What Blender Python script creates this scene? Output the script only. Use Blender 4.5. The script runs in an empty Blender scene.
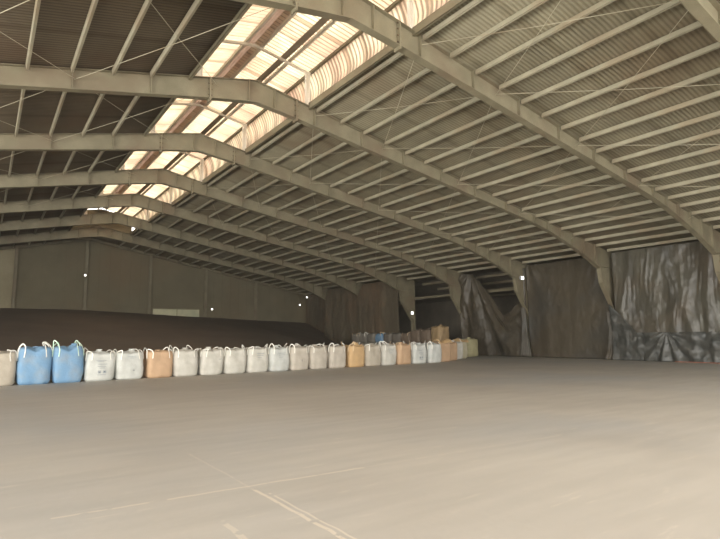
import bpy, bmesh, math, random
from mathutils import Vector, Matrix, noise
random.seed(7)
C = bpy.context.scene.collection
PI = math.pi

# ---------------------------------------------------------------- camera
cd = bpy.data.cameras.new('camera'); cam = bpy.data.objects.new('camera', cd); C.objects.link(cam)
right = Vector((0.81645104, -0.57728142, -0.01240388))
fwd = Vector((0.57417798, 0.80941575, 0.12314949)).normalized()
up = right.cross(fwd).normalized(); right = fwd.cross(up)
cam.matrix_world = Matrix(((right.x, up.x, -fwd.x, 0), (right.y, up.y, -fwd.y, 0), (right.z, up.z, -fwd.z, 1.6), (0, 0, 0, 1)))
cd.sensor_width = 36; cd.lens = 36 * 530 / 720; cd.clip_start = 0.05; cd.clip_end = 500
bpy.context.scene.camera = cam
# ---------------------------------------------------------------- daylight
w = bpy.data.worlds.new('sky'); bpy.context.scene.world = w; w.use_nodes = True
bg = w.node_tree.nodes['Background']; bg.inputs[0].default_value = (1.0, 0.97, 0.91, 1); bg.inputs[1].default_value = 3.4
sd = bpy.data.lights.new('sun', 'SUN'); sd.energy = 3.0; sd.angle = 0.05; sd.color = (1.0, 0.96, 0.88)
sun = bpy.data.objects.new('sun', sd); C.objects.link(sun); sun.location = (0, 30, 40)
sun.rotation_euler = Vector((0.25, 0.45, 1.0)).to_track_quat('Z', 'Y').to_euler()
def daylight(name, loc, target, sx, sy, power, col=(1.0, 0.97, 0.91)):
    l = bpy.data.lights.new(name, 'AREA'); l.shape = 'RECTANGLE'; l.size = sx; l.size_y = sy; l.energy = power; l.color = col
    o = bpy.data.objects.new(name, l); C.objects.link(o); o.location = loc
    o.rotation_euler = (Vector(loc) - Vector(target)).to_track_quat('Z', 'Y').to_euler()
    return o
daylight('front_doorway_daylight', (8, -8.8, 5.6), (8, 10, -1.0), 32, 5.6, 4600, (1.0, 0.975, 0.94))
daylight('side_doorway_daylight', (-14.4, 9, 2.7), (10, 16, -4), 28, 4.6, 6200)
vs = bpy.context.scene.view_settings
vs.view_transform = 'Standard'; vs.look = 'None'; vs.gamma = 1; vs.use_curve_mapping = False; vs.exposure = 0.15

# ---------------------------------------------------------------- materials
def mat(name, c1, c2=None, scale=1.0, rough=0.8, metal=0.0, bump=0.0, c3=None, scale3=0.2, stretch=(1, 1, 1), detail=5, trans=0.0, lo=0.35, hi=0.65, spec=0.3, bscale=None):
    m = bpy.data.materials.new(name); m.use_nodes = True
    nt = m.node_tree; N = nt.nodes; L = nt.links
    b = N['Principled BSDF']; out = N['Material Output']
    b.inputs['Roughness'].default_value = rough; b.inputs['Metallic'].default_value = metal
    b.inputs['Specular IOR Level'].default_value = spec
    c2 = c2 or c1
    tc = N.new('ShaderNodeTexCoord'); mp = N.new('ShaderNodeMapping'); mp.inputs['Scale'].default_value = stretch
    L.new(tc.outputs['Object'], mp.inputs[0])
    n = N.new('ShaderNodeTexNoise'); n.inputs['Scale'].default_value = scale; n.inputs['Detail'].default_value = detail
    L.new(mp.outputs[0], n.inputs['Vector'])
    r = N.new('ShaderNodeValToRGB'); r.color_ramp.elements[0].position = lo; r.color_ramp.elements[1].position = hi
    r.color_ramp.elements[0].color = (*c1, 1); r.color_ramp.elements[1].color = (*c2, 1)
    L.new(n.outputs[0], r.inputs[0]); colr = r.outputs[0]
    if c3:
        n3 = N.new('ShaderNodeTexNoise'); n3.inputs['Scale'].default_value = scale3; n3.inputs['Detail'].default_value = 4
        L.new(tc.outputs['Object'], n3.inputs['Vector'])
        r3 = N.new('ShaderNodeValToRGB'); r3.color_ramp.elements[0].position = 0.48; r3.color_ramp.elements[1].position = 0.68
        L.new(n3.outputs[0], r3.inputs[0])
        mx = N.new('ShaderNodeMixRGB'); mx.inputs[2].default_value = (*c3, 1)
        L.new(r3.outputs[0], mx.inputs[0]); L.new(colr, mx.inputs[1]); colr = mx.outputs[0]
    L.new(colr, b.inputs['Base Color'])
    if bump:
        bp = N.new('ShaderNodeBump'); bp.inputs['Strength'].default_value = bump; bp.inputs['Distance'].default_value = 0.03
        nb = N.new('ShaderNodeTexNoise'); nb.inputs['Scale'].default_value = bscale or scale * 3; nb.inputs['Detail'].default_value = 6
        L.new(mp.outputs[0], nb.inputs['Vector']); L.new(nb.outputs[0], bp.inputs['Height']); L.new(bp.outputs[0], b.inputs['Normal'])
    if trans:
        t = N.new('ShaderNodeBsdfTranslucent'); L.new(colr, t.inputs[0])
        ms = N.new('ShaderNodeMixShader'); ms.inputs[0].default_value = trans
        L.new(b.outputs[0], ms.inputs[1]); L.new(t.outputs[0], ms.inputs[2]); L.new(ms.outputs[0], out.inputs[0])
    return m

M = {}
M['steel'] = mat('painted_steel', (0.18, 0.157, 0.10), (0.235, 0.207, 0.135), 1.3, 0.6, c3=(0.18, 0.14, 0.09), scale3=0.7)
M['steel_purlin'] = mat('galvanised_purlin', (0.33, 0.305, 0.22), (0.43, 0.39, 0.28), 1.0, 0.5, c3=(0.31, 0.25, 0.165), scale3=0.6)
M['steel_white'] = mat('pale_steel', (0.75, 0.70, 0.60), (0.85, 0.80, 0.70), 2.0, 0.5)
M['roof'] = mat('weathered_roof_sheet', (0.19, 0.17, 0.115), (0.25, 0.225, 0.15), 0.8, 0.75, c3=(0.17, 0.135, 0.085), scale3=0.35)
M['roof_left'] = mat('shaded_rusty_roof_sheet', (0.115, 0.09, 0.06), (0.15, 0.12, 0.08), 0.6, 0.8, c3=(0.12, 0.08, 0.05), scale3=0.4)  # left slope's shade is put into a darker sheet colour
M['skylight'] = mat('aged_translucent_sheet', (0.88, 0.82, 0.70), (0.82, 0.72, 0.59), 0.9, 0.5, c3=(0.76, 0.62, 0.52), scale3=0.5, trans=0.65)
M['lap'] = mat('dirty_lap_strip', (0.42, 0.36, 0.28), (0.36, 0.30, 0.22), 2, 0.7, trans=0.25)
M['cap'] = mat('pinkish_ridge_cap', (0.66, 0.55, 0.47), (0.58, 0.46, 0.38), 3, 0.6, trans=0.4)
def add_stripes(m, period, lo, lap=1.05):  # colour stripes stand in for corrugation shading; second wave darkens the sheet laps
    nt = m.node_tree; N = nt.nodes; L = nt.links; tc = N.new('ShaderNodeTexCoord')
    for (per, a, b, dist) in ((period, lo, 1.06, 0.6), (lap, 0.78, 1.0, 0.0)):
        wv = N.new('ShaderNodeTexWave'); wv.bands_direction = 'Y'; wv.inputs['Scale'].default_value = 0.31416 / per; wv.inputs['Distortion'].default_value = dist; wv.inputs['Detail Scale'].default_value = 0.6
        L.new(tc.outputs['Object'], wv.inputs['Vector']); rr = N.new('ShaderNodeValToRGB')
        e = rr.color_ramp.elements; e[0].color = (a, a * 0.97, a * 0.93, 1); e[1].color = (b, b, b, 1); e[0].position = 0.15 if dist else 0.0; e[1].position = 0.7 if dist else 0.06
        L.new(wv.outputs['Fac'], rr.inputs[0])
        for n in (N['Principled BSDF'].inputs['Base Color'], *[x.inputs[0] for x in N if x.type == 'BSDF_TRANSLUCENT']):
            src = n.links[0].from_socket; mu = N.new('ShaderNodeMixRGB'); mu.blend_type = 'MULTIPLY'; mu.inputs[0].default_value = 1
            L.new(src, mu.inputs[1]); L.new(rr.outputs[0], mu.inputs[2]); L.new(mu.outputs[0], n)
add_stripes(M['skylight'], 0.2, 0.62)
add_stripes(M['roof'], 0.13, 0.78, 2.1)
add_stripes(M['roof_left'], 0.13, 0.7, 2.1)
M['gable'] = mat('gable_sheet', (0.15, 0.13, 0.082), (0.18, 0.158, 0.10), 0.5, 0.8, c3=(0.175, 0.135, 0.08), scale3=0.15)
M['gable_pale'] = mat('gable_translucent_sheet', (0.30, 0.26, 0.16), (0.36, 0.31, 0.2), 0.6, 0.7, trans=0.05)
M['wall_block'] = mat('dusty_block', (0.20, 0.18, 0.15), (0.25, 0.22, 0.18), 1.5, 0.9)
M['dark'] = mat('dark_sheet', (0.15, 0.13, 0.10), (0.2, 0.175, 0.135), 0.7, 0.9)
M['heap'] = mat('brown_bulk_heap', (0.135, 0.105, 0.077), (0.155, 0.12, 0.088), 0.4, 0.95, bump=0.25, bscale=6)
M['tarp_grey'] = mat('grey_green_tarpaulin', (0.055, 0.05, 0.037), (0.10, 0.092, 0.068), 0.9, 0.36, stretch=(1, 1.6, 0.25), c3=(0.10, 0.078, 0.052), scale3=0.4, bump=0.45, bscale=5, spec=0.5)
M['tarp_dark'] = mat('dark_grey_tarpaulin', (0.045, 0.048, 0.044), (0.085, 0.083, 0.072), 1.6, 0.38, bump=0.8, bscale=6, spec=0.5)
M['tarp_brown'] = mat('dusty_brown_tarpaulin', (0.062, 0.05, 0.033), (0.085, 0.07, 0.047), 0.4, 0.4, stretch=(1, 1.4, 0.4), c3=(0.06, 0.056, 0.046), scale3=0.3, bump=0.4, bscale=5, spec=0.4)
M['tarp_far'] = mat('dull_brown_tarpaulin', (0.11, 0.09, 0.06), (0.14, 0.115, 0.076), 0.4, 0.6, stretch=(1, 1.4, 0.4), c3=(0.16, 0.11, 0.068), scale3=0.25, bump=0.3, bscale=5)
M['lampglow'] = bpy.data.materials.new('lamp_and_hole_glow'); M['lampglow'].use_nodes = True
_b = M['lampglow'].node_tree.nodes['Principled BSDF']; _b.inputs['Emission Color'].default_value = (1, 0.97, 0.9, 1); _b.inputs['Emission Strength'].default_value = 4
M['lampbody'] = mat('lamp_housing', (0.5, 0.5, 0.48), rough=0.5)
M['red'] = mat('faded_red_hose', (0.36, 0.15, 0.10), (0.30, 0.12, 0.08), 3, 0.6)
def bagmat(n, c1, c2, c3=None): return mat(n, c1, c2, 2.5, 0.62, bump=0.5, bscale=7, c3=c3, scale3=2.2)
M['bag_white'] = bagmat('white_woven_bag', (0.58, 0.56, 0.50), (0.46, 0.44, 0.38))
M['bag_cool'] = bagmat('cool_white_woven_bag', (0.57, 0.58, 0.54), (0.46, 0.465, 0.43))
M['bag_beige'] = bagmat('beige_woven_bag', (0.46, 0.41, 0.33), (0.38, 0.335, 0.265))
M['bag_dusty'] = bagmat('dusty_white_woven_bag', (0.51, 0.465, 0.39), (0.42, 0.375, 0.31))
M['bag_blue'] = bagmat('blue_woven_bag', (0.15, 0.28, 0.43), (0.18, 0.31, 0.45), (0.22, 0.30, 0.38))
M['bag_orange'] = bagmat('orange_woven_bag', (0.50, 0.335, 0.205), (0.44, 0.295, 0.18))
M['bag_yellow'] = bagmat('yellow_orange_woven_bag', (0.54, 0.36, 0.18), (0.47, 0.315, 0.16))
M['bag_olive'] = bagmat('olive_yellow_woven_bag', (0.32, 0.29, 0.16), (0.42, 0.38, 0.22))
M['bag_cream'] = bagmat('cream_woven_bag', (0.48, 0.43, 0.31), (0.41, 0.37, 0.25))
M['bag_pale'] = bagmat('dusty_pale_woven_bag', (0.26, 0.24, 0.20), (0.20, 0.18, 0.15))
M['bag_stack'] = bagmat('ochre_woven_bag', (0.36, 0.25, 0.13), (0.30, 0.21, 0.115))
M['bag_brown'] = bagmat('dimmed_brown_woven_bag', (0.16, 0.12, 0.085), (0.20, 0.15, 0.11))  # brown and grey stack colours darkened for the dim light behind the row
M['bag_grey'] = bagmat('dimmed_grey_woven_bag', (0.20, 0.18, 0.15), (0.15, 0.13, 0.11))
M['loop_white'] = mat('white_webbing', (0.80, 0.78, 0.70), rough=0.7)
M['loop_green'] = mat('pale_green_webbing', (0.45, 0.68, 0.50), (0.7, 0.8, 0.68), 6, 0.7)
M['loop_tan'] = mat('tan_webbing', (0.60, 0.45, 0.28), rough=0.7)
M['ink'] = mat('faded_print_ink', (0.30, 0.32, 0.33), rough=0.8)
M['ink_dark'] = mat('dark_print_ink', (0.10, 0.12, 0.14), rough=0.8)

# floor: dusty concrete with pale scraped joints
def floor_mat():
    m = mat('dusty_concrete', (0.41, 0.375, 0.325), (0.46, 0.425, 0.37), 0.35, 0.66, c3=(0.385, 0.375, 0.355), scale3=0.13, bump=0.12, bscale=9, spec=0.35)
    nt = m.node_tree; N = nt.nodes; L = nt.links; b = N['Principled BSDF']
    src = b.inputs['Base Color'].links[0].from_socket
    tc = N.new('ShaderNodeTexCoord'); sx = N.new('ShaderNodeSeparateXYZ'); L.new(tc.outputs['Object'], sx.inputs[0])
    def math_(op, a, bb=None):
        n = N.new('ShaderNodeMath'); n.operation = op
        for i, v in enumerate((a, bb)):
            if v is None: continue
            if isinstance(v, (int, float)): n.inputs[i].default_value = v
            else: L.new(v, n.inputs[i])
        return n.outputs[0]
    wob = N.new('ShaderNodeTexNoise'); wob.inputs['Scale'].default_value = 3.0; L.new(tc.outputs['Object'], wob.inputs['Vector'])
    wv = math_('MULTIPLY', math_('SUBTRACT', wob.outputs[0], 0.5), 0.05)
    # faint fine streaks along the sweeping direction
    mp = N.new('ShaderNodeMapping'); mp.inputs['Scale'].default_value = (0.5, 3.2, 1); mp.inputs['Rotation'].default_value = (0, 0, 0.5)
    L.new(tc.outputs['Object'], mp.inputs[0]); sn = N.new('ShaderNodeTexNoise'); sn.inputs['Scale'].default_value = 1.1; sn.inputs['Detail'].default_value = 8
    L.new(mp.outputs[0], sn.inputs['Vector']); sr = N.new('ShaderNodeValToRGB')
    sr.color_ramp.elements[0].position = 0.35; sr.color_ramp.elements[0].color = (0.96, 0.96, 0.96, 1)
    sr.color_ramp.elements[1].position = 0.68; sr.color_ramp.elements[1].color = (1.05, 1.05, 1.05, 1); L.new(sn.outputs[0], sr.inputs[0])
    mul = N.new('ShaderNodeMixRGB'); mul.blend_type = 'MULTIPLY'; mul.inputs[0].default_value = 1; L.new(src, mul.inputs[1]); L.new(sr.outputs[0], mul.inputs[2])
    col = mul.outputs[0]
    def line(coord, slope_on, at, slope, width, a0, a1, strength, colr):
        nonlocal col
        other = slope_on
        p = math_('SUBTRACT', math_('ADD', coord, wv), math_('ADD', math_('MULTIPLY', other, slope), at))
        inside = math_('LESS_THAN', math_('ABSOLUTE', p), width)
        r = math_('MULTIPLY', math_('GREATER_THAN', other, a0), math_('LESS_THAN', other, a1))
        nn = N.new('ShaderNodeTexNoise'); nn.inputs['Scale'].default_value = 7; nn.inputs['Detail'].default_value = 6; L.new(tc.outputs['Object'], nn.inputs['Vector'])
        f = math_('MULTIPLY', math_('MULTIPLY', inside, r), math_('MULTIPLY', math_('GREATER_THAN', nn.outputs[0], 0.42), strength))
        mx = N.new('ShaderNodeMixRGB'); mx.inputs[2].default_value = (*colr, 1); L.new(f, mx.inputs[0]); L.new(col, mx.inputs[1]); col = mx.outputs[0]
    X, Y = sx.outputs[0], sx.outputs[1]
    line(Y, X, 5.74, -0.07, 0.022, 0.6, 3.9, 0.55, (0.62, 0.55, 0.44))
    line(Y, X, 5.74, -0.07, 0.018, 3.9, 7.5, 0.3, (0.58, 0.51, 0.42))
    line(X, Y, 2.44, 0.0, 0.014, 5.4, 7.6, 0.35, (0.58, 0.52, 0.43))
    line(X, Y, 2.44, 0.0, 0.02, 2.0, 5.4, 0.7, (0.64, 0.57, 0.46))
    line(X, Y, 2.51, 0.0, 0.012, 2.0, 5.2, 0.6, (0.64, 0.57, 0.46))
    line(X, Y, 1.72, 0.02, 0.03, 3.7, 4.7, 0.55, (0.60, 0.54, 0.44))
    line(X, Y, 8.9, 0.0, 0.012, 2.0, 20.0, 0.25, (0.56, 0.50, 0.41))
    # pale scuffs
    vn = N.new('ShaderNodeTexNoise'); vn.inputs['Scale'].default_value = 2.6; vn.inputs['Detail'].default_value = 10; vn.inputs['Roughness'].default_value = 0.65; L.new(mp.outputs[0], vn.inputs['Vector'])
    vr = N.new('ShaderNodeValToRGB'); vr.color_ramp.elements[0].position = 0.60; vr.color_ramp.elements[1].position = 0.72; L.new(vn.outputs[0], vr.inputs[0])
    mx = N.new('ShaderNodeMixRGB'); mx.inputs[2].default_value = (0.60, 0.54, 0.44, 1); L.new(math_('MULTIPLY', vr.outputs[0], 0.6), mx.inputs[0]); L.new(col, mx.inputs[1])
    L.new(mx.outputs[0], b.inputs['Base Color'])
    return m
M['floor'] = floor_mat()

# ---------------------------------------------------------------- helpers
def mesh_obj(name, bm, m, parent=None, smooth=False):
    bmesh.ops.recalc_face_normals(bm, faces=bm.faces)
    me = bpy.data.meshes.new(name); bm.to_mesh(me); bm.free()
    if smooth: me.polygons.foreach_set('use_smooth', [True] * len(me.polygons))
    o = bpy.data.objects.new(name, me); C.objects.link(o); me.materials.append(m if not isinstance(m, str) else M[m])
    if parent: o.parent = parent
    return o
def grid_obj(name, verts, nu, nv, m, parent=None, smooth=True, thick=0.0, mask=None, closed_u=False):
    faces = []
    for i in range(nu if closed_u else nu - 1):
        for j in range(nv - 1):
            a = i * nv + j; b = ((i + 1) % nu) * nv + j
            if mask is None or mask(i, j): faces.append((a, b, b + 1, a + 1))
    me = bpy.data.meshes.new(name); me.from_pydata(verts, [], faces); me.update()
    if smooth: me.polygons.foreach_set('use_smooth', [True] * len(me.polygons))
    o = bpy.data.objects.new(name, me); C.objects.link(o); me.materials.append(M[m])
    if parent: o.parent = parent
    if thick:
        s = o.modifiers.new('thickness', 'SOLIDIFY'); s.thickness = thick; s.offset = 0
    return o
def box(bm, x0, x1, y0, y1, z0, z1):
    vs = [bm.verts.new((x, y, z)) for x in (x0, x1) for y in (y0, y1) for z in (z0, z1)]
    for f in ((0, 1, 3, 2), (4, 6, 7, 5), (0, 4, 5, 1), (2, 3, 7, 6), (0, 2, 6, 4), (1, 5, 7, 3)): bm.faces.new([vs[i] for i in f])
def prism_y(bm, pts, y0, y1):   # polygon in XZ extruded along Y
    a = [bm.verts.new((x, y0, z)) for x, z in pts]; b = [bm.verts.new((x, y1, z)) for x, z in pts]
    n = len(pts); bm.faces.new(a); bm.faces.new(b[::-1])
    for i in range(n): bm.faces.new((a[i], b[i], b[(i + 1) % n], a[(i + 1) % n]))
def strip_xz(bm, pts, y0, y1, t):   # plate following a polyline in XZ, thickness t downward
    low = []
    for i, p in enumerate(pts):
        a = Vector(pts[max(i - 1, 0)]); b = Vector(pts[min(i + 1, len(pts) - 1)]); d = (b - a).normalized()
        low.append((p[0] + d.y * t, p[1] - d.x * t))
    for i in range(len(pts) - 1): prism_y(bm, [pts[i], pts[i + 1], low[i + 1], low[i]], y0, y1)
def tube(bm, pts, r, seg=6, closed=False):
    rings = []; P = [Vector(p) for p in pts]
    for i, p in enumerate(P):
        d = (P[min(i + 1, len(P) - 1)] - P[max(i - 1, 0)]).normalized()
        a = d.cross(Vector((0.13, 0.31, 0.94)))
        if a.length < 0.1: a = d.cross(Vector((1, 0, 0)))
        a.normalize(); b = d.cross(a)
        rings.append([bm.verts.new(p + (a * math.cos(2 * PI * k / seg) + b * math.sin(2 * PI * k / seg)) * r) for k in range(seg)])
    for i in range(len(rings) - 1):
        for k in range(seg): bm.faces.new((rings[i][k], rings[i][(k + 1) % seg], rings[i + 1][(k + 1) % seg], rings[i + 1][k]))
    bm.faces.new(rings[0][::-1]); bm.faces.new(rings[-1])
def empty(name, label, cat, loc, group=None):
    o = bpy.data.objects.new(name, None); C.objects.link(o); o.location = loc; o['label'] = label; o['category'] = cat
    if group: o['group'] = group
    return o
def tag(o, label, cat, group=None):
    o['label'] = label; o['category'] = cat
    if group: o['group'] = group
    return o
def struct(o, label=None):
    o['kind'] = 'structure'
    if label: o['label'] = label; o['category'] = o.name.split('_')[0]
    return o
def kid(o, root):   # parent keeping the built-in world coordinates
    o.parent = root; o.matrix_parent_inverse = Matrix.Translation(root.location).inverted(); return o
ORD = ['first', 'second', 'third', 'fourth', 'fifth', 'sixth', 'seventh', 'eighth', 'ninth', 'tenth', 'eleventh', 'twelfth', 'thirteenth', 'fourteenth', 'fifteenth', 'sixteenth', 'seventeenth', 'eighteenth', 'nineteenth', 'twentieth']

# ---------------------------------------------------------------- building dimensions
XA = 7.45; SL = 0.192; SLL = 0.218; ZR = 10.74           # ridge line, slope, height
XR = 30.0; XL = -15.1; YF = -9.0; YG = 53.2; YM = 47.15
FY = [4.8, 10.85, 16.9, 22.95, 29.0, 35.05, 41.1, 47.15]
def zr(x): return ZR - (SL if x > XA else SLL) * abs(x - XA)

# ---------------------------------------------------------------- setting
bm = bmesh.new(); box(bm, XL - 1, 38.6, YF - 12, YG + 1, -0.3, 0.0)
struct(mesh_obj('floor', bm, 'floor'), 'dusty pale concrete warehouse floor with scraped joint lines')
def corrugated(name, x0, x1, y0, y1, zf, m, pitch=0.13, amp=0.01, nx=8):
    n = int((y1 - y0) / pitch * 4) + 1; vs = []
    for i in range(n):
        y = y0 + (y1 - y0) * i / (n - 1)
        for j in range(nx):
            x = x0 + (x1 - x0) * j / (nx - 1)
            vs.append((x, y, zf(x) + amp * math.sin(2 * PI * (y - y0) / pitch)))
    return grid_obj(name, vs, n, nx, m, thick=0.004)
struct(corrugated('ceiling_right', 9.72, 31.2, YF, YG, lambda x: zr(x) + 0.03, 'roof'), 'corrugated grey brown roof sheeting on the right slope')
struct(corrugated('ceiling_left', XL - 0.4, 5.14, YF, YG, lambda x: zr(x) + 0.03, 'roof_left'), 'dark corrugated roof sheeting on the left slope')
struct(corrugated('ceiling_ridge', 5.14, 9.72, YM, YG, lambda x: zr(x) + 0.03, 'roof', nx=9), 'dark ridge roof sheeting over the last bay')

def cut_wall(name, xs, z_top, y0, y1, m, zlo=0.0):   # gable panel between two x
    bm = bmesh.new(); x0, x1 = xs; pts = [(x0, zlo), (x1, zlo), (x1, z_top(x1))]
    if x0 < XA < x1: pts.append((XA, z_top(XA)))
    pts.append((x0, z_top(x0))); prism_y(bm, pts, y0, y1); return mesh_obj(name, bm, m)
GP = (1.95, 7.3, 12.85, 18.3, 23.8)
# back gable: sheeted panels with an opening between x 13.9 and 18.6
bm = bmesh.new()
def gz(x): return zr(x) + 0.12
def gp(x0, x1, z0=None, z1=None):
    if z1 is None:
        pts = [(x0, z0), (x1, z0), (x1, gz(x1))]
        if x0 < XA < x1: pts.append((XA, gz(XA)))
        pts.append((x0, gz(x0)))
    else: pts = [(x0, z0), (x1, z0), (x1, z1), (x0, z1)]
    prism_y(bm, pts, YG, YG + 0.06)
gp(2.0, 13.2, 0); gp(17.8, 31, 0); gp(13.2, 17.8, 4.42); gp(13.2, 17.8, 0, 3.55); gp(XL, -3.6, 0)
for z in (4.45, 4.2): box(bm, 2.0, 13.2, YG - 0.05, YG, z, z + 0.06)
box(bm, 17.8, 30, YG - 0.05, YG, 4.35, 4.42)
for x in [2.1 + 0.9 * i for i in range(33)]:
    if not 12.9 < x < 18.0 and x < 30.6: box(bm, x, x + 0.035, YG - 0.02, YG, 0, gz(x) - 0.05)
struct(mesh_obj('wall_back', bm, 'gable'), 'dark olive sheeted gable wall at the far end')
bm = bmesh.new(); prism_y(bm, [(-3.6, 4.36), (2.0, 4.36), (2.0, gz(2.0)), (-3.6, gz(-3.6))], YG, YG + 0.05)
for z in (5.4, 6.6, 7.2): box(bm, -3.7, 2.0, YG - 0.04, YG, z, z + 0.05)
box(bm, -3.6, 0.9, YG - 0.04, YG + 0.02, 0, 4.28); box(bm, 0.9, 2.0, YG - 0.04, YG + 0.02, 0, 4.37)
struct(mesh_obj('wall_back_pale', bm, 'gable_pale'), 'pale olive sheet panel at the left of the far gable')
bm = bmesh.new(); box(bm, 13.2, 17.8, YG + 0.0, YG + 0.02, 3.56, 4.41)
o = struct(mesh_obj('window_1', bm, mat('dirty_window_sheet', (0.5, 0.48, 0.36), (0.4, 0.4, 0.3), 1.2, 0.6, trans=0.3)), 'long low dirty window strip in the far gable')
bm = bmesh.new()
box(bm, 13.15, 17.85, YG - 0.05, YG, 4.36, 4.46); box(bm, 13.15, 13.25, YG - 0.05, YG, 3.5, 4.36); box(bm, 17.75, 17.85, YG - 0.05, YG, 3.5, 4.36); box(bm, 15.5, 15.56, YG - 0.05, YG, 3.5, 4.36)
mesh_obj('window_frame', bm, 'steel', o)

# right side: low block wall at the open bays, annex behind
bm = bmesh.new(); box(bm, 38.2, 38.5, YF, YG, 0, 5.0); struct(mesh_obj('wall_right', bm, 'dark'), 'dark outer wall of the side aisle beyond the tarpaulins')
bm = bmesh.new(); prism_y(bm, [(30.6, 6.35), (38.5, 4.85), (38.5, 4.95), (30.6, 6.45)], YF, YG); struct(mesh_obj('ceiling_aisle', bm, 'dark'), 'dark sloping roof of the side aisle')
bm = bmesh.new(); box(bm, 31.0, 38.5, YG, YG + 0.1, 0, 6); box(bm, 30.5, 38.5, YF - 0.1, YF, 0, 6); struct(mesh_obj('wall_aisle_end', bm, 'dark'), 'dark end walls of the side aisle')
# left side: open below near the camera, closed further back
bm = bmesh.new(); box(bm, XL - 0.2, XL, YF, 23.2, 5.2, zr(XL)); box(bm, XL - 0.2, XL, 23.2, YG, 0, zr(XL)); box(bm, XL - 0.2, XL, YF, -5.2, 0, 5.2)
struct(mesh_obj('wall_left', bm, 'gable'), 'sheeted left side wall')
bm = bmesh.new()
prism_y(bm, [(-5, 8.5), (19, 8.5), (XA, gz(XA))], YF - 0.1, YF); prism_y(bm, [(XL, 0), (-9, 0), (-9, gz(-9)), (XL, gz(XL))], YF - 0.1, YF); prism_y(bm, [(25, 0), (30.5, 0), (30.5, gz(30.5)), (25, gz(25))], YF - 0.1, YF)  # unseen doorway cut taller so more light reaches the floor
struct(mesh_obj('wall_front', bm, 'gable'), 'front gable wall above the wide doorway')

# ---------------------------------------------------------------- roof monitor (raised skylight)
def zm(x): return 12.24 - 0.2 * abs(x - 7.4) if x > 7.4 else 12.24 - 0.2 * (7.4 - x)
def mono(name, x0, x1, label):
    return struct(corrugated(name, x0, x1, YF, YM, lambda x: zm(x) + 0.06, 'skylight', pitch=0.2, amp=0.025, nx=4), label)
mono('skylight_roof_left', 5.0, 7.25, 'translucent corrugated skylight sheets on the left of the raised ridge')
mono('skylight_roof_right', 7.5, 9.95, 'translucent corrugated skylight sheets on the right of the raised ridge')
# ridge capping: dusty pink opaque-ish flashing
vsx = []
for i in range(2):
    for x, z in ((7.1, 12.26), (7.4, 12.33), (7.78, 12.25)): vsx.append((x, (YF, YM)[i], z))
o = grid_obj('skylight_ridge_cap', vsx, 2, 3, 'cap', smooth=False, thick=0.01); struct(o, 'dusty pink ridge capping of the skylight')
# curved translucent side sheets
def side_sheet(name, xb, sgn, label):
    n = int((YM - YF) / 0.25 * 4) + 1; nv = 9; vs = []
    for i in range(n):
        y = YF + (YM - YF) * i / (n - 1)
        for j in range(nv):
            t = j / (nv - 1); b = 0.26 * math.sin(PI * t) + 0.02 * math.sin(2 * PI * y / 0.25)
            vs.append((xb + sgn * b, y, zr(9.7) + 0.02 + t * (zm(9.85) - zr(9.7))))
    return struct(grid_obj(name, vs, n, nv, 'skylight', thick=0.004), label)
side_sheet('skylight_side_right', 9.8, 1, 'curved translucent sheets closing the right side of the skylight')
side_sheet('skylight_side_left', 5.08, -1, 'curved translucent sheets closing the left side of the skylight')

bm = bmesh.new(); prism_y(bm, [(5.1, zr(5.1)), (7.4, ZR), (9.8, zr(9.8)), (9.8, zm(9.8)), (7.4, 12.2), (5.3, zm(5.3))], YM, YM + 0.03)
struct(mesh_obj('skylight_end', bm, 'gable'), 'dark end sheet closing the far end of the skylight')
def c_purlin(bm, x, y0, y1, ztop, d=0.2, b=0.075, t=0.012, sgn=1, tilt=0.0):
    # a C channel running along Y; web at x, flanges towards sgn
    def P(u, v): return (x + u * math.cos(tilt) - v * math.sin(tilt), ztop + u * math.sin(tilt) + v * math.cos(tilt))
    for (u0, u1, v0, v1) in ((0, t * sgn, -d, 0), (0, b * sgn, -t, 0), (0, b * sgn, -d, -d + t), ((b - t) * sgn, b * sgn, -d, -d + 0.03)):
        prism_y(bm, [P(u0, v0), P(u1, v0), P(u1, v1), P(u0, v1)], y0, y1)
monx = [(5.45, 'left eave'), (6.15, 'left slope'), (7.12, 'left of the ridge'), (7.72, 'right of the ridge'), (8.85, 'right slope'), (9.78, 'right eave')]
for x, nm in monx:
    bm = bmesh.new(); c_purlin(bm, x - 0.04, YF, YM, zm(x) + 0.03, 0.12, 0.08)
    tag(mesh_obj('skylight_purlin', bm, 'steel_white' if nm != 'right eave' else 'steel'), 'long pale steel rail carrying the skylight sheets, %s' % nm, 'purlin', 'rails under the skylight')
bm = bmesh.new(); box(bm, 8.50, 8.76, YF, YM, zm(8.6) - 0.0, zm(8.6) + 0.02)
tag(mesh_obj('sheet_lap_strip', bm, 'lap'), 'dark lap strip running along the right skylight slope', 'strip')
for x, nm, zz in ((9.66, 'right', 0.0), (5.08, 'left', 0.0)):
    bm = bmesh.new(); c_purlin(bm, x, YF, YM, zr(x) + 0.14, 0.26, 0.09)
    tag(mesh_obj('edge_beam', bm, 'steel'), 'long steel edge beam along the %s side of the skylight opening' % nm, 'beam')

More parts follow.
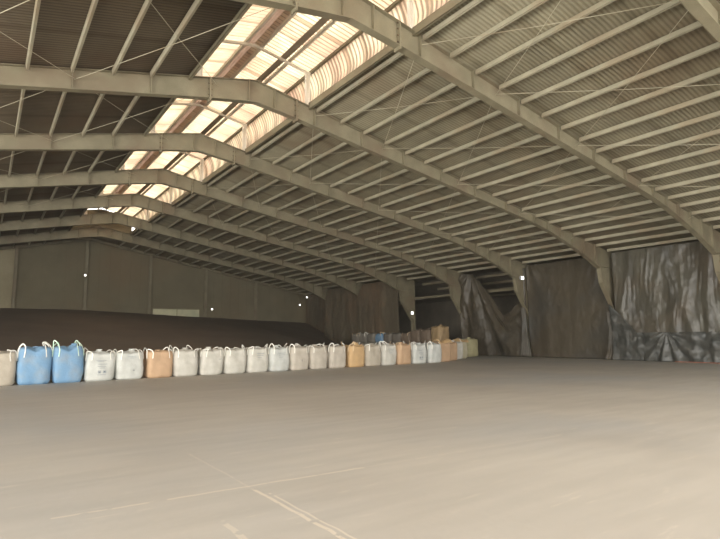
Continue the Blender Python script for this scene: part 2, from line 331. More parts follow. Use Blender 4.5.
# ---------------------------------------------------------------- portal frames
def lerp(tab, x):
    for (x0, z0), (x1, z1) in zip(tab, tab[1:]):
        if x <= x1: return z0 + (z1 - z0) * (x - x0) / (x1 - x0)
    return tab[-1][1]
DEPTH = [(0, 0.84), (1.3, 0.76), (3.5, 0.70), (8, 0.61), (12, 0.52), (16.3, 0.45), (18, 0.62), (20, 0.95), (21.55, 1.32)]  # by distance from the ridge
def zb(x): return zr(x) - lerp(DEPTH, abs(x - XA))
def frame(k, Y):
    nearest = 'the frame at the top right corner' 
    lab = ['grey steel portal frame nearest the camera, only its rafter at the top right corner',
           'big grey steel portal frame arching across the top of the picture, second from the camera',
           'grey steel portal frame, third from the camera, column beside the big grey tarpaulin',
           'grey steel portal frame, fourth from the camera, small floodlight on its column',
           'grey steel portal frame, fifth from the camera, column beside the pulled down tarpaulin',
           'grey steel portal frame, sixth from the camera, column at the dark opening',
           'grey steel portal frame, seventh from the camera, fainter in the distance',
           'grey steel portal frame, farthest one before the gable wall'][k]
    root = empty('portal_frame', lab, 'frame', (XA, Y, 0), 'steel portal frames')
    fw = 0.13
    def web(name, xs):
        bm = bmesh.new(); top = [(x, zr(x) - 0.01) for x in xs]; bot = [(x, zb(x)) for x in xs]
        for i in range(len(xs) - 1): prism_y(bm, [bot[i], bot[i + 1], top[i + 1], top[i]], Y - 0.008, Y + 0.008)
        strip_xz(bm, top, Y - fw, Y + fw, 0.02); strip_xz(bm, [(x, z + 0.02) for x, z in bot], Y - fw, Y + fw, 0.02)
        kid(mesh_obj(name, bm, 'steel'), root)
    rx = [9.1, 11.1, 13.5, 15.6, 18, 20.5, 23.1, 24.5, 26.1, 27.6, 29.0]
    web('rafter', rx); web('rafter', [2 * XA - x for x in rx][::-1])
    bm = bmesh.new(); xs = [5.8, 6.4, 7.0, 7.45, 7.95, 8.5, 9.1]
    # bent ridge piece: soffit rounded
    top = [(x, zr(x) - 0.01) for x in xs]; bot = [(x, zb(x)) for x in xs]
    for i in range(6): prism_y(bm, [bot[i], bot[i + 1], top[i + 1], top[i]], Y - 0.008, Y + 0.008)
    strip_xz(bm, top, Y - fw, Y + fw, 0.02); strip_xz(bm, [(x, z + 0.02) for x, z in bot], Y - fw, Y + fw, 0.02)
    kid(mesh_obj('ridge_section', bm, 'steel'), root)
    for x in (5.8, 9.1):
        bm = bmesh.new(); box(bm, x - 0.025, x + 0.025, Y - fw - 0.01, Y + fw + 0.01, zb(x) - 0.1, zr(x) - 0.02)
        sp = kid(mesh_obj('splice_plate', bm, 'steel'), root)
        if k < 5:
            for z in (0.1, 0.3, 0.5, 0.68):
                for q in (-1, 1):
                    bm = bmesh.new(); box(bm, x - 0.07, x + 0.07, Y + q * 0.08 - 0.015, Y + q * 0.08 + 0.015, zb(x) + z, zb(x) + z + 0.03)
                    b = mesh_obj('bolt', bm, 'roof_left'); b.parent = sp
    # columns: deep at the knee, tapering to a slim shaft
    for s in (1, -1):
        def X(x): return x if s == 1 else 2 * XA - x
        xo = 30.62
        prof = [(29.0, zr(29.0) - 0.02), (xo, zr(xo)), (xo, 0), (30.3, 0), (30.3, 2.8), (29.12, 4.45), (29.0, zb(29.0))]
        bm = bmesh.new(); prism_y(bm, [(X(x), z) for x, z in prof], Y - 0.01, Y + 0.01)
        inner = [(X(x), z) for x, z in [(29.0, zb(29.0)), (29.12, 4.45), (30.3, 2.8), (30.3, 0)]]
        if s == -1: inner = inner[::-1]
        strip_xz(bm, inner, Y - fw, Y + fw, -0.02 if False else 0.02)
        box(bm, min(X(xo), X(xo - 0.02)), max(X(xo), X(xo - 0.02)), Y - fw, Y + fw, 0, zr(30.6) - 0.05)
        kid(mesh_obj('column', bm, 'steel'), root)
        bm = bmesh.new(); box(bm, min(X(29.05), X(30.6)), max(X(29.05), X(30.6)), Y - fw, Y + fw, 4.75 + 0.62, 4.75 + 0.64)
        kid(mesh_obj('knee_plate', bm, 'steel'), root)
    # web stiffeners: every second purlin, then every purlin at the haunch
    st = [9.9 + 1.1 * i for i in range(0, 14, 2)] + [24.2, 25.3, 26.4, 27.5, 28.6] + [7.2, 8.2, 3.9, 1.7, -0.5]
    for x in st:
        bm = bmesh.new()
        for sy in (-1, 1):
            y0, y1 = sorted((Y + sy * 0.01, Y + sy * (fw - 0.01))); box(bm, x - 0.012, x + 0.012, y0, y1, zb(x), zr(x) - 0.03)
        kid(mesh_obj('stiffener', bm, 'steel'), root)
    return root
for k, Y in enumerate(FY): frame(k, Y)

# purlins between the frames
BAYN = ['before the first frame'] + ['between the %s and %s frames' % (ORD[i], ORD[i + 1]) for i in range(7)] + ['between the last frame and the gable']
BY = [-1.25] + FY + [YG]
tilt = math.atan(SL)
purl = {}
for side, x0, n, sg in (('right', 9.95, 19, 1), ('left', 3.82, 4, -1)):
    for b in range(9):
        y0, y1 = BY[b] + 0.14, BY[b + 1] - 0.14
        if side == 'left' and b == 0: continue
        for i in range(n):
            if b == 0 and i > 9: continue
            x = x0 + sg * 1.1 * i
            key = (side, b in (0,), b == 8)
            if key not in purl:
                bm = bmesh.new(); c_purlin(bm, 0, -(y1 - y0) / 2, (y1 - y0) / 2, 0, 0.165, 0.062, 0.01, sgn=1, tilt=-tilt * sg)
                o = mesh_obj('roof_purlin', bm, 'steel_purlin'); purl[key] = o
            else:
                o = purl[key].copy(); C.objects.link(o)
            o.location = (x, (y0 + y1) / 2, zr(x) + 0.0)
            if side == 'left': where = '%s line left of the skylight' % ORD[i]
            else: where = '%s line right of the skylight' % ORD[i]
            tag(o, 'grey steel purlin, %s, %s' % (where, BAYN[b]), 'purlin', 'roof purlins on the %s slope' % side)

# bracing rods in the roof plane
nodesR = [9.9, 13.2, 17.6, 22.0, 26.4]; nodesL = [6.1, 1.75, -2.65]
PN = ['top', 'second', 'third', 'lowest']
for b in range(1, 6):
    for nodes, side in ((nodesR, 'right'), (nodesL, 'left')):
        for p in range(len(nodes) - 1):
            a, c = nodes[p], nodes[p + 1]
            for q, (xa, xb) in enumerate(((a, c), (c, a))):
                za, zc = zr(xa) - 0.3, zr(xb) - 0.3
                off = 0.02 if q else -0.02
                bm = bmesh.new(); tube(bm, [(xa, BY[b] + 0.01, za + off), ((xa + xb) / 2, (BY[b] + BY[b + 1]) / 2, (za + zc) / 2 - 0.04 + off), (xb, BY[b + 1] - 0.01, zc + off)], 0.009, 5)
                up_ = 'rising' if (abs(xb - XA) < abs(xa - XA)) else 'falling'
                tag(mesh_obj('bracing_rod', bm, 'steel_purlin'), 'thin bracing rod, %s %s panel, %s away, between %s and %s frames' % (PN[p], side, up_, ORD[b - 1], ORD[b]), 'rod', 'roof bracing rods')

# skylight frames: bent pale rafter with a post at each portal frame
for k, Y in enumerate(FY[:-1]):
    root = empty('skylight_bent', 'pale bent steel rafter and posts of the skylight over the %s frame' % ORD[k], 'rafter', (XA, Y, 10.4), 'bent rafters of the skylight')
    bm = bmesh.new(); pts = [(5.4, zm(5.4) - 0.09), (6.9, zm(6.9) - 0.09), (7.4, zm(7.4) - 0.11), (7.9, zm(7.9) - 0.09), (9.75, zm(9.75) - 0.09)]
    strip_xz(bm, pts, Y - 0.04, Y + 0.04, 0.09); kid(mesh_obj('bent_rafter', bm, 'steel_white'), root)
    for x in (9.62, 5.45):
        bm = bmesh.new(); z0 = zr(x) + 0.0
        box(bm, x - 0.09, x - 0.05, Y - 0.05, Y + 0.05, z0, zm(x) - 0.1); box(bm, x + 0.05, x + 0.09, Y - 0.05, Y + 0.05, z0, zm(x) - 0.1); box(bm, x - 0.05, x + 0.05, Y - 0.01, Y + 0.01, z0, zm(x) - 0.1)
        kid(mesh_obj('post', bm, 'steel_white'), root)

# wind posts and gable rafter
for i, x in enumerate(GP):
    bm = bmesh.new(); zt = zr(x) - 0.25
    box(bm, x - 0.12, x + 0.12, YG - 0.34, YG - 0.32, 0, zt); box(bm, x - 0.12, x + 0.12, YG - 0.08, YG - 0.06, 0, zt); box(bm, x - 0.01, x + 0.01, YG - 0.32, YG - 0.08, 0, zt)
    tag(mesh_obj('gable_post', bm, 'steel'), 'tall steel post against the far gable wall, %s from the left' % ORD[i], 'post', 'posts of the gable wall')
bm = bmesh.new(); xs = [XL, -5, 2, XA, 14, 20, 30.4]; strip_xz(bm, [(x, zr(x) - 0.02) for x in xs], YG - 0.3, YG - 0.06, 0.22)
tag(mesh_obj('gable_rafter', bm, 'steel'), 'sloping steel rafter along the top of the far gable wall', 'rafter')

# eave and girt rails behind the tarpaulins
for b in range(1, 9):
    y0, y1 = BY[b] + 0.15, BY[b + 1] - 0.15
    bm = bmesh.new(); box(bm, 30.42, 30.6, y0, y1, 4.62, 4.8)
    tag(mesh_obj('girt_rail', bm, 'steel'), 'horizontal steel rail along the right wall, %s' % BAYN[b], 'rail', 'rails of the right wall')
bm = bmesh.new()
for i in range(4):
    x = 31.6 + 1.8 * i; z = 6.3 - (x - 30.6) * 0.19
    box(bm, x, x + 0.08, 23.1, 35.0, z - 0.2, z - 0.02)
struct(mesh_obj('trim_1', bm, 'steel'), 'purlins of the side aisle seen through the openings')

# ---------------------------------------------------------------- tarpaulins
def tarp(name, ya, yb, x, ztop, zbot, m, amp, folds, seed, label, xoff=None, ny=170, nz=60, mask=None, thick=0.012, group='tarpaulins on the right wall', top_rail=False):
    vs = []
    for i in range(ny):
        s = i / (ny - 1)
        for j in range(nz):
            t = j / (nz - 1)
            zt = ztop(s) if callable(ztop) else ztop; z0 = zbot(s) if callable(zbot) else zbot
            z = z0 + (zt - z0) * t
            y = ya + (yb - ya) * s
            L_ = (yb - ya); u = y + 0.35 * (z - 3) * folds[0][2] + 0.2 * noise.noise(Vector((y * 0.5, z * 0.5, seed)))
            amp_v = 0.35 + 0.65 * (1 - abs(2 * noise.noise(Vector((y * 0.7, z * 0.25, seed + 3)))))
            d = 0.9 * (1 - 2.6 * abs(noise.noise(Vector((u * folds[0][0], z * 0.10, seed))))) * amp_v
            d += 0.28 * (1 - 2.6 * abs(noise.noise(Vector((u * folds[0][0] * 2.3, z * 0.22, seed + 9))))) * amp_v
            d += 0.12 * (1 - 2.6 * abs(noise.noise(Vector((u * folds[0][0] * 4.5, z * 0.5, seed + 17))))) * amp_v
            d += 0.55 * noise.noise(Vector((y * 0.6 + seed, z * 0.45, seed))) + folds[0][1] * noise.noise(Vector((y * 2.3, z * 2.0, seed))) + 0.5 * folds[0][1] * noise.noise(Vector((y * 5.3, z * 5.0, seed)))
            if xoff: d += xoff(s, t)
            vs.append((x - amp * max(-1.3, d) - amp * 0.3, y, z))
    o = grid_obj(name, vs, ny, nz, m, thick=thick, mask=mask)
    return tag(o, label, 'tarpaulin', group)
# bay 2-3 (nearest, right): upper sheet pale grey with vertical folds, lower dark skirt
tarp('hanging_tarpaulin', 10.6, 16.6, 30.0, 6.25, lambda s: 1.42 + (max(0, s - 0.82) * 4.5), 'tarp_grey', 0.13, [(0.9, 0.2, 0.12)], 3.1,
     'big grey green tarpaulin hanging in vertical folds at the right edge')
def fan(s, t):  # folds radiating from the tie point at the top
    a = math.atan2((s - 0.52) * 6.4, (1.05 - t) * 1.4); return 0.7 * math.sin(a * 13) * min(1, 1.6 - t)
tarp('tarpaulin_skirt', 10.6, 16.85, 29.86, lambda s: 1.56 + (max(0, s - 0.76) * 7), 0.01, 'tarp_dark', 0.1, [(1.2, 0.7, 0.2)], 8.3,
     'dark crumpled lower tarpaulin gathered under the big grey sheet at the right', xoff=fan, ny=150, nz=34)
tarp('hanging_tarpaulin', 4.9, 10.6, 30.0, 6.25, 0.01, 'tarp_grey', 0.12, [(1.0, 0.25, 0.2)], 5.5, 'grey tarpaulin beyond the right edge of the picture')
# bay 3-4: brown sheet
def t1off(s, t): return 1.0 * math.sin((s - 1.0) / (1.12 - t) * 9) * math.exp(-((s - 0.95) / 0.16) ** 2)
tarp('hanging_tarpaulin', 17.05, 22.85, 30.25, 6.2, 0.01, 'tarp_brown', 0.07, [(0.35, 0.45, 0.4)], 11.7,
     'flat dusty brown tarpaulin between the third and fourth frames', xoff=t1off)
# bay 4-5: sheet pulled down in a swoop
def t2top(s):   # s=0 at the near column, 1 at the far column
    pts = [(0, 3.95), (0.1, 3.55), (0.2, 3.05), (0.3, 2.9), (0.42, 3.5), (0.55, 4.7), (0.64, 5.3), (0.76, 6.1), (1, 6.2)]
    return lerp(pts, s)
def t2off(s, t):
    a = math.atan2((0.8 - s) * 5.0, (1.12 - t) * 5.0); return 1.1 * math.sin(a * 14)
tarp('draped_tarpaulin', 23.1, 29.0, 30.15, t2top, 0.01, 'tarp_brown', 0.12, [(0.9, 0.5, -0.5)], 21.7,
     'grey brown tarpaulin sagging in a swoop below a dark opening', xoff=t2off, ny=150, nz=60)
# farther bays
tarp('hanging_tarpaulin', 35.1, 41.0, 28.95, (lambda s: 6.35 - 1.1 * (abs(s - 0.5) * 2) ** 8), 0.01, 'tarp_far', 0.12, [(0.6, 0.3, 0.1)], 31.7, 'dull brown tarpaulin just beyond the dark opening')
tarp('hanging_tarpaulin', 41.0, 47.1, 28.95, (lambda s: 6.35 - 1.1 * (abs(s - 0.5) * 2) ** 8), 0.01, 'tarp_far', 0.12, [(0.5, 0.3, 0.1)], 41.7, 'dull brown tarpaulin, second one beyond the dark opening')
tarp('hanging_tarpaulin', 47.3, 53.1, 30.1, 6.2, 0.01, 'tarp_far', 0.12, [(0.55, 0.3, 0.1)], 51.7, 'dull brown tarpaulin in the far right corner above the heap')
# narrow gathers tied to the columns
for (yc, z0, z1, lab) in ((16.95, 0.02, 2.9, 'narrow gathered grey sheet hanging at foot of the third frame column'), (23.0, 0.02, 6.0, 'narrow pale gathered sheet hanging on the fourth frame column')):
    vs = []; ny, nz = 26, 40
    for i in range(ny):
        s = i / (ny - 1)
        for j in range(nz):
            t = j / (nz - 1); wdt = 0.22 - 0.12 * math.sin(PI * t) + 0.25 * (1 - t) ** 3
            vs.append((29.98 - 0.09 * math.sin(s * 5 * 2 * PI + 3 * t) - 0.05 * noise.noise(Vector((s * 3, t * 7, yc))) - 0.12 * (1 - t) ** 4 + (0.0), yc + (s - 0.5) * 2 * wdt + 0.15 * noise.noise(Vector((t * 3, yc, 1))), z0 + (z1 - z0) * t))
    tag(grid_obj('gathered_sheet', vs, ny, nz, 'tarp_grey', thick=0.01), lab, 'sheet')
# faded red hose along the foot of the skirt
bm = bmesh.new(); tube(bm, [(29.55 + 0.06 * math.sin(y * 2.1), y, 0.03) for y in [10.6 + 0.2 * i for i in range(15)]], 0.022, 6)
tag(mesh_obj('red_hose', bm, 'red', smooth=True), 'faded red hose lying at the foot of the dark skirt tarpaulin', 'hose')

# ---------------------------------------------------------------- bulk heap
def heap_z(x, y):
    # height of the crest falls to the right
    crest = lerp([(XL, 4.15), (5.5, 4.17), (10, 4.0), (16, 3.67), (23, 3.35), (28, 3.15), (30.3, 3.0)], x)
    foot = lerp([(XL, 25.0), (14, 25.4), (20, 28), (25, 38), (30.3, 44)], x)
    t = (y - foot) / (52.5 - foot); t = max(0, min(1, t))
    z = crest * (t ** 0.92)
    if x < XL + 4: z *= 1
    return z + 0.05 * noise.noise(Vector((x * 0.3, y * 0.3, 0))) * min(1, t * 8) + 0.02 * noise.noise(Vector((x * 1.7, y * 1.7, 4))) * min(1, t * 8)
nx, ny = 130, 90; vs = []
for i in range(nx):
    x = XL + 0.05 + (29.75 - XL - 0.1) * i / (nx - 1)
    for j in range(ny):
        y = 24.6 + (53.15 - 24.6) * j / (ny - 1); vs.append((x, y, max(heap_z(x, y), -0.02)))
hm = lambda i, j: max(vs[a][2] for a in (i * ny + j, (i + 1) * ny + j, i * ny + j + 1, (i + 1) * ny + j + 1)) > 0.0
o = grid_obj('bulk_heap', vs, nx, ny, 'heap', mask=hm); o['kind'] = 'stuff'; tag(o, 'broad dark brown heap of loose bulk material filling the far end', 'heap')

# ---------------------------------------------------------------- big bags
def bag_surface(seed, w, d, h, bulge, slump, power=5.0):
    R = random.Random(seed); ph = [R.uniform(0, 6.28) for _ in range(6)]; tw = R.uniform(-0.06, 0.06)
    def f(a, v):   # a angle, v 0..1 height along wall
        ca, sa = math.cos(a), math.sin(a)
        p = power - 1.5 * bulge * 4 * v * (1 - v)
        r = (abs(ca) ** p + abs(sa) ** p) ** (-1 / p)
        k = 1 + bulge * math.sin(PI * min(1, v * 0.95 + 0.02)) - 0.10 * (1 - min(1, v / 0.10)) ** 2 - 0.03 * max(0, (v - 0.85) / 0.15) ** 2
        wr = 0.012 * math.sin(5 * a + ph[0] + 3 * v) + 0.010 * math.sin(9 * a + ph[1] - 5 * v) + 0.04 * noise.noise(Vector((ca * 1.6 + seed, sa * 1.6, v * 3))) + 0.03 * abs(noise.noise(Vector((ca * 4 + seed, sa * 4, v * 5))))
        # vertical creases hanging from the corners
        cr = 0.018 * math.sin(22 * a + ph[2]) * max(0, v - 0.55)
        x = (w / 2) * r * ca * (k + wr + cr) / (1 + bulge * 0.5); y = (d / 2) * r * sa * (k + wr + cr) / (1 + bulge * 0.5)
        # corners stand higher than the middle of each side
        cor = abs(math.sin(2 * a)) ** 1.5
        z = h * v * (1 - slump * (1 - cor) * v ** 3) + 0.01 * math.sin(3 * a + ph[3]) * v
        x += tw * v * 0.6; return Vector((x, y, z))
    return f
def make_bag(name, label, loc, seed, material, loopmat='loop_white', w=1.02, d=1.0, h=1.04, bulge=0.06, slump=0.06, rot=0.0, loops=True, flap=False, prints=None, loop_h=0.15, power=5.0, group='big bags in the front row', cat='bulk bag'):
    root = empty(name, label, cat, loc, group); root.rotation_euler.z = rot
    f = bag_surface(seed, w, d, h, bulge, slump, power); R = random.Random(seed * 3 + 1)
    na, nv, nt = 56, 18, 7; vs = []
    for i in range(na):
        a = 2 * PI * i / na + PI / 4
        vs.append((f(a, 0) * 0.0)[:]) if False else None
        vs.append((0, 0, 0.005))
        for j in range(nv): vs.append(f(a, j / (nv - 1))[:])
        e = f(a, 1)
        for j in range(1, nt + 1):
            s = 1 - j / nt; zt = e.z * (s) + (h * 0.97) * (1 - s) + 0.05 * math.sin(PI * s) + 0.05 * noise.noise(Vector((e.x * s * 4 + seed, e.y * s * 4, 1.0)))
            vs.append((e.x * s, e.y * s, zt - (0.03 if j == 1 else 0)))
    body = grid_obj('bag_body', vs, na, nv + nt + 1, material, root, closed_u=True)
    bm = bmesh.new(); bm.from_mesh(body.data); bmesh.ops.remove_doubles(bm, verts=bm.verts, dist=0.0005)
    bmesh.ops.recalc_face_normals(bm, faces=bm.faces); bm.to_mesh(body.data); bm.free(); body.data.polygons.foreach_set('use_smooth', [True] * len(body.data.polygons))
    if loops:
        for q in range(4):
            a = PI / 4 + q * PI / 2; bm = bmesh.new()
            p0 = f(a - 0.24, 0.93); p1 = f(a + 0.24, 0.93); t0 = f(a - 0.22, 0.74); t1 = f(a + 0.22, 0.74)
            lh = loop_h * R.uniform(0.6 if loop_h > 0.22 else 0.35, 1.3); lean = Vector((R.uniform(-0.16, 0.16), R.uniform(-0.10, 0.10), 0)); n_ = 9
            out = Vector((math.cos(a), math.sin(a), 0)) * 0.015
            pts = [t0 + out, p0 + out]
            for i in range(1, n_):
                t = i / n_; base = p0.lerp(p1, t); pts.append(base + Vector((0, 0, 0.06 + lh * 1.15 * math.sin(PI * t) ** 0.7)) + lean * math.sin(PI * t) - out * 2 * math.sin(PI * t))
            pts += [p1 + out, t1 + out]
            # webbing band: flat ribbon
            L_ = [];
            for i, p in enumerate(pts):
                dd = (pts[min(i + 1, len(pts) - 1)] - pts[max(i - 1, 0)]).normalized(); nrm = Vector((math.cos(a), math.sin(a), 0.0)); sd_ = dd.cross(nrm).normalized() * 0.018
                L_.append([bm.verts.new(p + sd_ + nrm * 0.006), bm.verts.new(p - sd_ + nrm * 0.006), bm.verts.new(p - sd_ - nrm * 0.006), bm.verts.new(p + sd_ - nrm * 0.006)])
            for i in range(len(L_) - 1):
                for k in range(4): bm.faces.new((L_[i][k], L_[i][(k + 1) % 4], L_[i + 1][(k + 1) % 4], L_[i + 1][k]))
            bm.faces.new(L_[0][::-1]); bm.faces.new(L_[-1])
            mesh_obj('lifting_loop', bm, loopmat, root)
    # gathered filling spout lying on the top
    bm = bmesh.new(); cx, cy = R.uniform(-0.12, 0.12), R.uniform(-0.15, 0.05); rings = []
    hh = R.uniform(0.08, 0.2)
    for j, (rr, zz) in enumerate(((0.26, 0.0), (0.17, 0.5), (0.08, 0.8), (0.12, 1.0), (0.04, 1.05))):
        rings.append([bm.verts.new((cx + R.uniform(-.01, .01) + rr * (1 + 0.18 * math.sin(5 * t_) + 0.1 * math.sin(3 * t_ + seed)) * math.cos(t_) + 0.06 * zz, cy + rr * (1 + 0.18 * math.sin(5 * t_)) * math.sin(t_), h * 0.95 + hh * zz)) for t_ in [2 * PI * k / 16 for k in range(16)]])
    for i in range(4):
        for k in range(16): bm.faces.new((rings[i][k], rings[i][(k + 1) % 16], rings[i + 1][(k + 1) % 16], rings[i + 1][k]))
    bm.faces.new(rings[-1]); mesh_obj('filling_spout', bm, material, root, smooth=True)
    if flap:
        vs2 = []; n1, n2 = 14, 9
        for i in range(n1):
            s = i / (n1 - 1)
            for j in range(n2):
                t = j / (n2 - 1); vs2.append(((s - 0.5) * w * 1.1, -d * 0.5 * (1 - t) - 0.04, h + 0.03 + 0.20 * math.sin(PI * min(1, t * 0.8 + 0.1)) * (0.6 + 0.4 * math.sin(s * 7 + seed)) + 0.04 * noise.noise(Vector((s * 4, t * 4, seed))) - 0.1 * (1 - t) ** 3))
        grid_obj('open_flap', vs2, n1, n2, 'bag_yellow', root, thick=0.01)
    if prints:
        for kind, u, v, pw, ph in prints:   # positions on the camera-facing (-Y) side, u -0.5..0.5 of width, v 0..1 of height
            def S(uu, vv):
                x = uu * w; a = math.atan2(-d / 2, x); p = f(a, vv); return Vector((p.x, p.y - 0.006, p.z))
            bm = bmesh.new(); n1 = 5; g = [[bm.verts.new(S(u + pw * (i / n1 - 0.5), v + ph * (j / 2 - 0.5))) for j in range(3)] for i in range(n1 + 1)]
            for i in range(n1):
                for j in range(2): bm.faces.new((g[i][j], g[i + 1][j], g[i + 1][j + 1], g[i][j + 1]))
            o = mesh_obj('printed_mark', bm, 'ink_dark' if kind == 'd' else 'ink', root)
            s_ = o.modifiers.new('t', 'SOLIDIFY'); s_.thickness = 0.004
    return root
P_TXT = [('l', 0.0, 0.74, 0.34, 0.022), ('l', -0.02, 0.70, 0.22, 0.02), ('l', 0.05, 0.60, 0.30, 0.022), ('l', 0.02, 0.52, 0.26, 0.02), ('l', 0.04, 0.46, 0.18, 0.02),
         ('l', -0.04, 0.32, 0.10, 0.10), ('l', 0.12, 0.32, 0.10, 0.10), ('l', 0.04, 0.22, 0.28, 0.022), ('d', -0.04, 0.30, 0.04, 0.03), ('d', 0.12, 0.33, 0.03, 0.04)]
P_SPOT = [('d', 0.12, 0.33, 0.07, 0.025), ('l', 0.05, 0.86, 0.30, 0.022), ('l', 0.10, 0.80, 0.2, 0.02)]
P_SM = [('l', 0.05, 0.80, 0.36, 0.022), ('l', 0.05, 0.72, 0.30, 0.022), ('l', 0.02, 0.62, 0.2, 0.022)]
row = [  # label, material, loop, x, options
 ('dusty beige bulk bag cut off by the left edge', 'bag_beige', 'loop_white', 0.53, dict(h=1.16, slump=0.03)),
 ('tall blue bulk bag with white loops, left of the two blue bags', 'bag_blue', 'loop_white', 1.6, dict(h=1.31, w=1.05, loop_h=0.24, bulge=0.08, slump=0.12)),
 ('tall blue bulk bag with pale green loops, right of the two blue bags', 'bag_blue', 'loop_green', 2.68, dict(h=1.31, w=1.0, loop_h=0.24, bulge=0.08, slump=0.12)),
 ('white bulk bag with printed square symbols, just right of the blue bags', 'bag_cool', 'loop_white', 3.74, dict(prints=P_TXT, h=1.06, bulge=0.08)),
 ('white bulk bag with one small dark mark, left of the first orange bag', 'bag_cool', 'loop_white', 4.83, dict(prints=P_SPOT, h=1.05)),
 ('pale orange bulk bag, first orange one from the left', 'bag_orange', 'loop_white', 5.97, dict(h=1.05, bulge=0.02, slump=0.01)),
 ('crumpled white bulk bag just right of the first orange bag', 'bag_white', 'loop_white', 7.03, dict(h=1.06, bulge=0.1)),
 ('white bulk bag, second to the right of the first orange bag', 'bag_white', 'loop_white', 8.12, dict(h=1.05, prints=[('d', 0.3, 0.62, 0.12, 0.015)])),
 ('white bulk bag, third to the right of the first orange bag', 'bag_white', 'loop_white', 9.18, dict(h=1.05)),
 ('white bulk bag with a tall front loop, fourth right of the first orange bag', 'bag_white', 'loop_white', 10.25, dict(h=1.07, prints=P_SM)),
 ('white bulk bag with faint print lines, fifth right of the first orange bag', 'bag_cool', 'loop_white', 11.33, dict(h=1.06, prints=P_SM)),
 ('off white bulk bag with a thin dark mark, left of the two beige white bags', 'bag_dusty', 'loop_white', 12.38, dict(h=1.08, bulge=0.03, prints=[('d', 0.05, 0.42, 0.02, 0.10)])),
 ('beige white bulk bag, second to the left of the yellow orange bag', 'bag_dusty', 'loop_white', 13.45, dict(h=1.07)),
 ('beige white bulk bag directly left of the yellow orange bag', 'bag_dusty', 'loop_white', 14.55, dict(h=1.08, loop_h=0.2)),
 ('yellow orange bulk bag, the brightest orange one of the row', 'bag_yellow', 'loop_tan', 15.68, dict(h=1.08, bulge=0.03)),
 ('grey beige bulk bag directly right of the yellow orange bag', 'bag_beige', 'loop_white', 16.75, dict(h=1.07)),
 ('white bulk bag with faint print between a grey beige and an orange bag', 'bag_white', 'loop_white', 17.80, dict(h=1.07, prints=P_SM)),
 ('narrow looking orange bulk bag between two white printed bags', 'bag_orange', 'loop_tan', 18.85, dict(h=1.08)),
 ('white bulk bag with dark print, right of the narrow orange bag', 'bag_cool', 'loop_white', 19.95, dict(h=1.05, prints=P_TXT)),
 ('plain white bulk bag, last white one before the orange pair', 'bag_cool', 'loop_white', 21.1, dict(h=1.06)),
]
for i, (lab, m, lp, x, kw) in enumerate(row):
    rnd = random.Random(100 + i)
    if 'd' not in kw: kw['d'] = 1.0
    if 'w' not in kw: kw['w'] = 0.99 + 0.03 * rnd.random()
    make_bag('bulk_bag', lab, (x, 22.4 + 0.5 + rnd.uniform(-0.03, 0.03), 0), i + 1, m, lp, rot=rnd.uniform(-0.02, 0.02), **kw)
tail = [
 ('orange bulk bag with open top flap, left of the orange pair at the row end', 'bag_orange', 'loop_tan', (22.25, 23.25), dict(flap=True, h=1.12)),
 ('orange bulk bag, right of the orange pair at the row end', 'bag_orange', 'loop_tan', (23.4, 23.85), dict(h=1.1)),
 ('white bulk bag with an orange flap on top near the row end', 'bag_white', 'loop_white', (24.55, 24.5), dict(h=1.1)),
 ('cream bulk bag with yellowish flap, at the end of the row', 'bag_cream', 'loop_tan', (25.7, 25.2), dict(flap=True, h=1.12)),
]
for i, (lab, m, lp, (x, y), kw) in enumerate(tail):
    make_bag('bulk_bag', lab, (x, y, 0), 40 + i, m, lp, rot=-0.1, w=1.0, d=1.0, **kw)
make_bag('bulk_bag', 'olive yellow round bulk bag standing alone beside the tarpaulin', (28.55, 26.9, 0), 50, 'bag_olive', w=1.25, d=1.2, h=1.22, bulge=0.02, slump=0.0, power=2.5, loops=False)
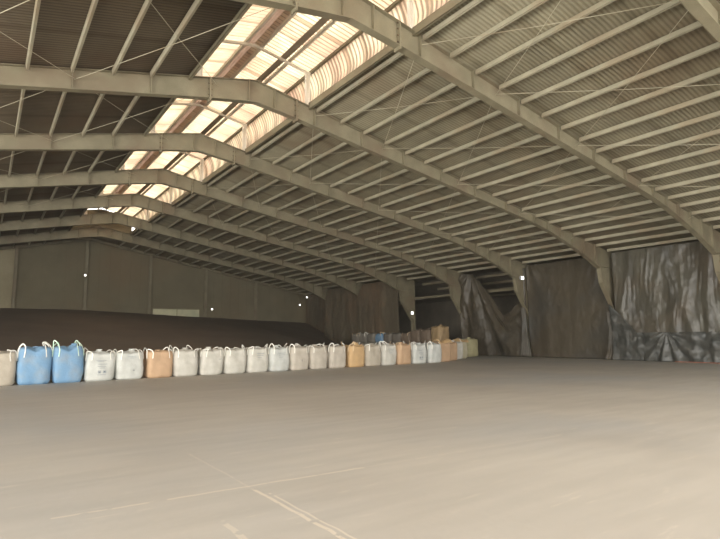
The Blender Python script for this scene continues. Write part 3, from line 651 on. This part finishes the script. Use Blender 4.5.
# stacked dull bags along the right wall, two tiers
for i in range(10):
    y = 28.9 + 1.15 * i
    for tier in (0, 1):
        last = i == 0 and tier == 1
        m = 'bag_stack' if last else ('bag_brown' if i < 4 else 'bag_grey' if i < 7 else 'bag_pale')
        if tier == 1 and i == 6: m = 'bag_blue'
        h = 0.98 if tier == 0 else (1.2 if i == 0 else 0.95 if i < 3 else 0.72)
        lab = 'orange brown bulk bag on top of the stack beside the dark opening' if last else \
              ('dull bulk bag on the upper tier behind the row, %s from the orange brown one' % ORD[i] if tier else 'dull bulk bag on the lower tier behind the row, %s from the near end' % ORD[i])
        if tier == 1 and i == 6: lab = 'dull blue bulk bag on the upper tier behind the row'
        make_bag('stacked_bulk_bag', lab, (27.7, y, 0.98 * tier), 60 + i * 2 + tier, m, 'loop_white' if i in (4, 5, 7, 8) else 'loop_tan', h=h, w=1.05, d=1.05, loops=(tier == 1 and i in (3, 6, 8, 9)), loop_h=0.1, slump=0.05, group='dull bags stacked two high behind the row')

# ---------------------------------------------------------------- added haze that lifts the blacks like veiling glare
hm_ = bpy.data.materials.new('dusty_air'); hm_.use_nodes = True; nt = hm_.node_tree; nt.nodes.remove(nt.nodes['Principled BSDF'])
sc_ = nt.nodes.new('ShaderNodeVolumeScatter'); sc_.inputs['Color'].default_value = (1, 0.93, 0.8, 1); sc_.inputs['Density'].default_value = 0.0006
nt.links.new(sc_.outputs[0], nt.nodes['Material Output'].inputs['Volume'])
bm = bmesh.new(); box(bm, XL - 0.6, 39.0, YF - 1, YG + 0.6, -0.6, 13.0)
o = mesh_obj('dusty_air', bm, hm_); o['kind'] = 'stuff'; o['label'] = 'faint added haze lifting the dark tones of the warehouse'; o['category'] = 'haze'
# ---------------------------------------------------------------- small lamps, the far corner and low gable ones added for daylight holes
def lamp(label, loc, face, s=0.13):
    root = empty('lamp_and_hole_light', label, 'lamp', loc, None)
    x, y, z = loc; bm = bmesh.new()
    box(bm, x - s, x + s, y - s * 0.5, y + s * 0.5, z - s, z + s); box(bm, x - 0.02, x + 0.02, y, y + 0.3, z - 0.02, z + 0.02); kid(mesh_obj('lamp_housing', bm, 'lampbody'), root)
    bm = bmesh.new(); box(bm, x - s * 0.8, x + s * 0.8, y - s * 0.5 - 0.02, y - s * 0.5, z - s * 0.8, z + s * 0.8); kid(mesh_obj('lamp_glass', bm, 'lampglow'), root)
lamp('small white floodlight on the column of the fourth frame', (29.5, 22.72, 5.3), 0)
lamp('small lamp on the second gable post', (7.2, YG - 0.42, 7.25), 0, 0.09)
lamp('small bright lamp at the edge of the dark opening', (30.15, 34.85, 3.45), 0)
lamp('small daylight hole, built as a lamp, high in the far right corner', (30.0, YG - 0.3, 5.98), 0, 0.09)
lamp('small daylight hole, built as a lamp, left of the far right corner', (29.1, YG - 0.3, 5.1), 0, 0.09)
lamp('daylight hole built as a lamp, low on far gable, right of the window strip', (18.95, YG - 0.3, 4.42), 0, 0.09)
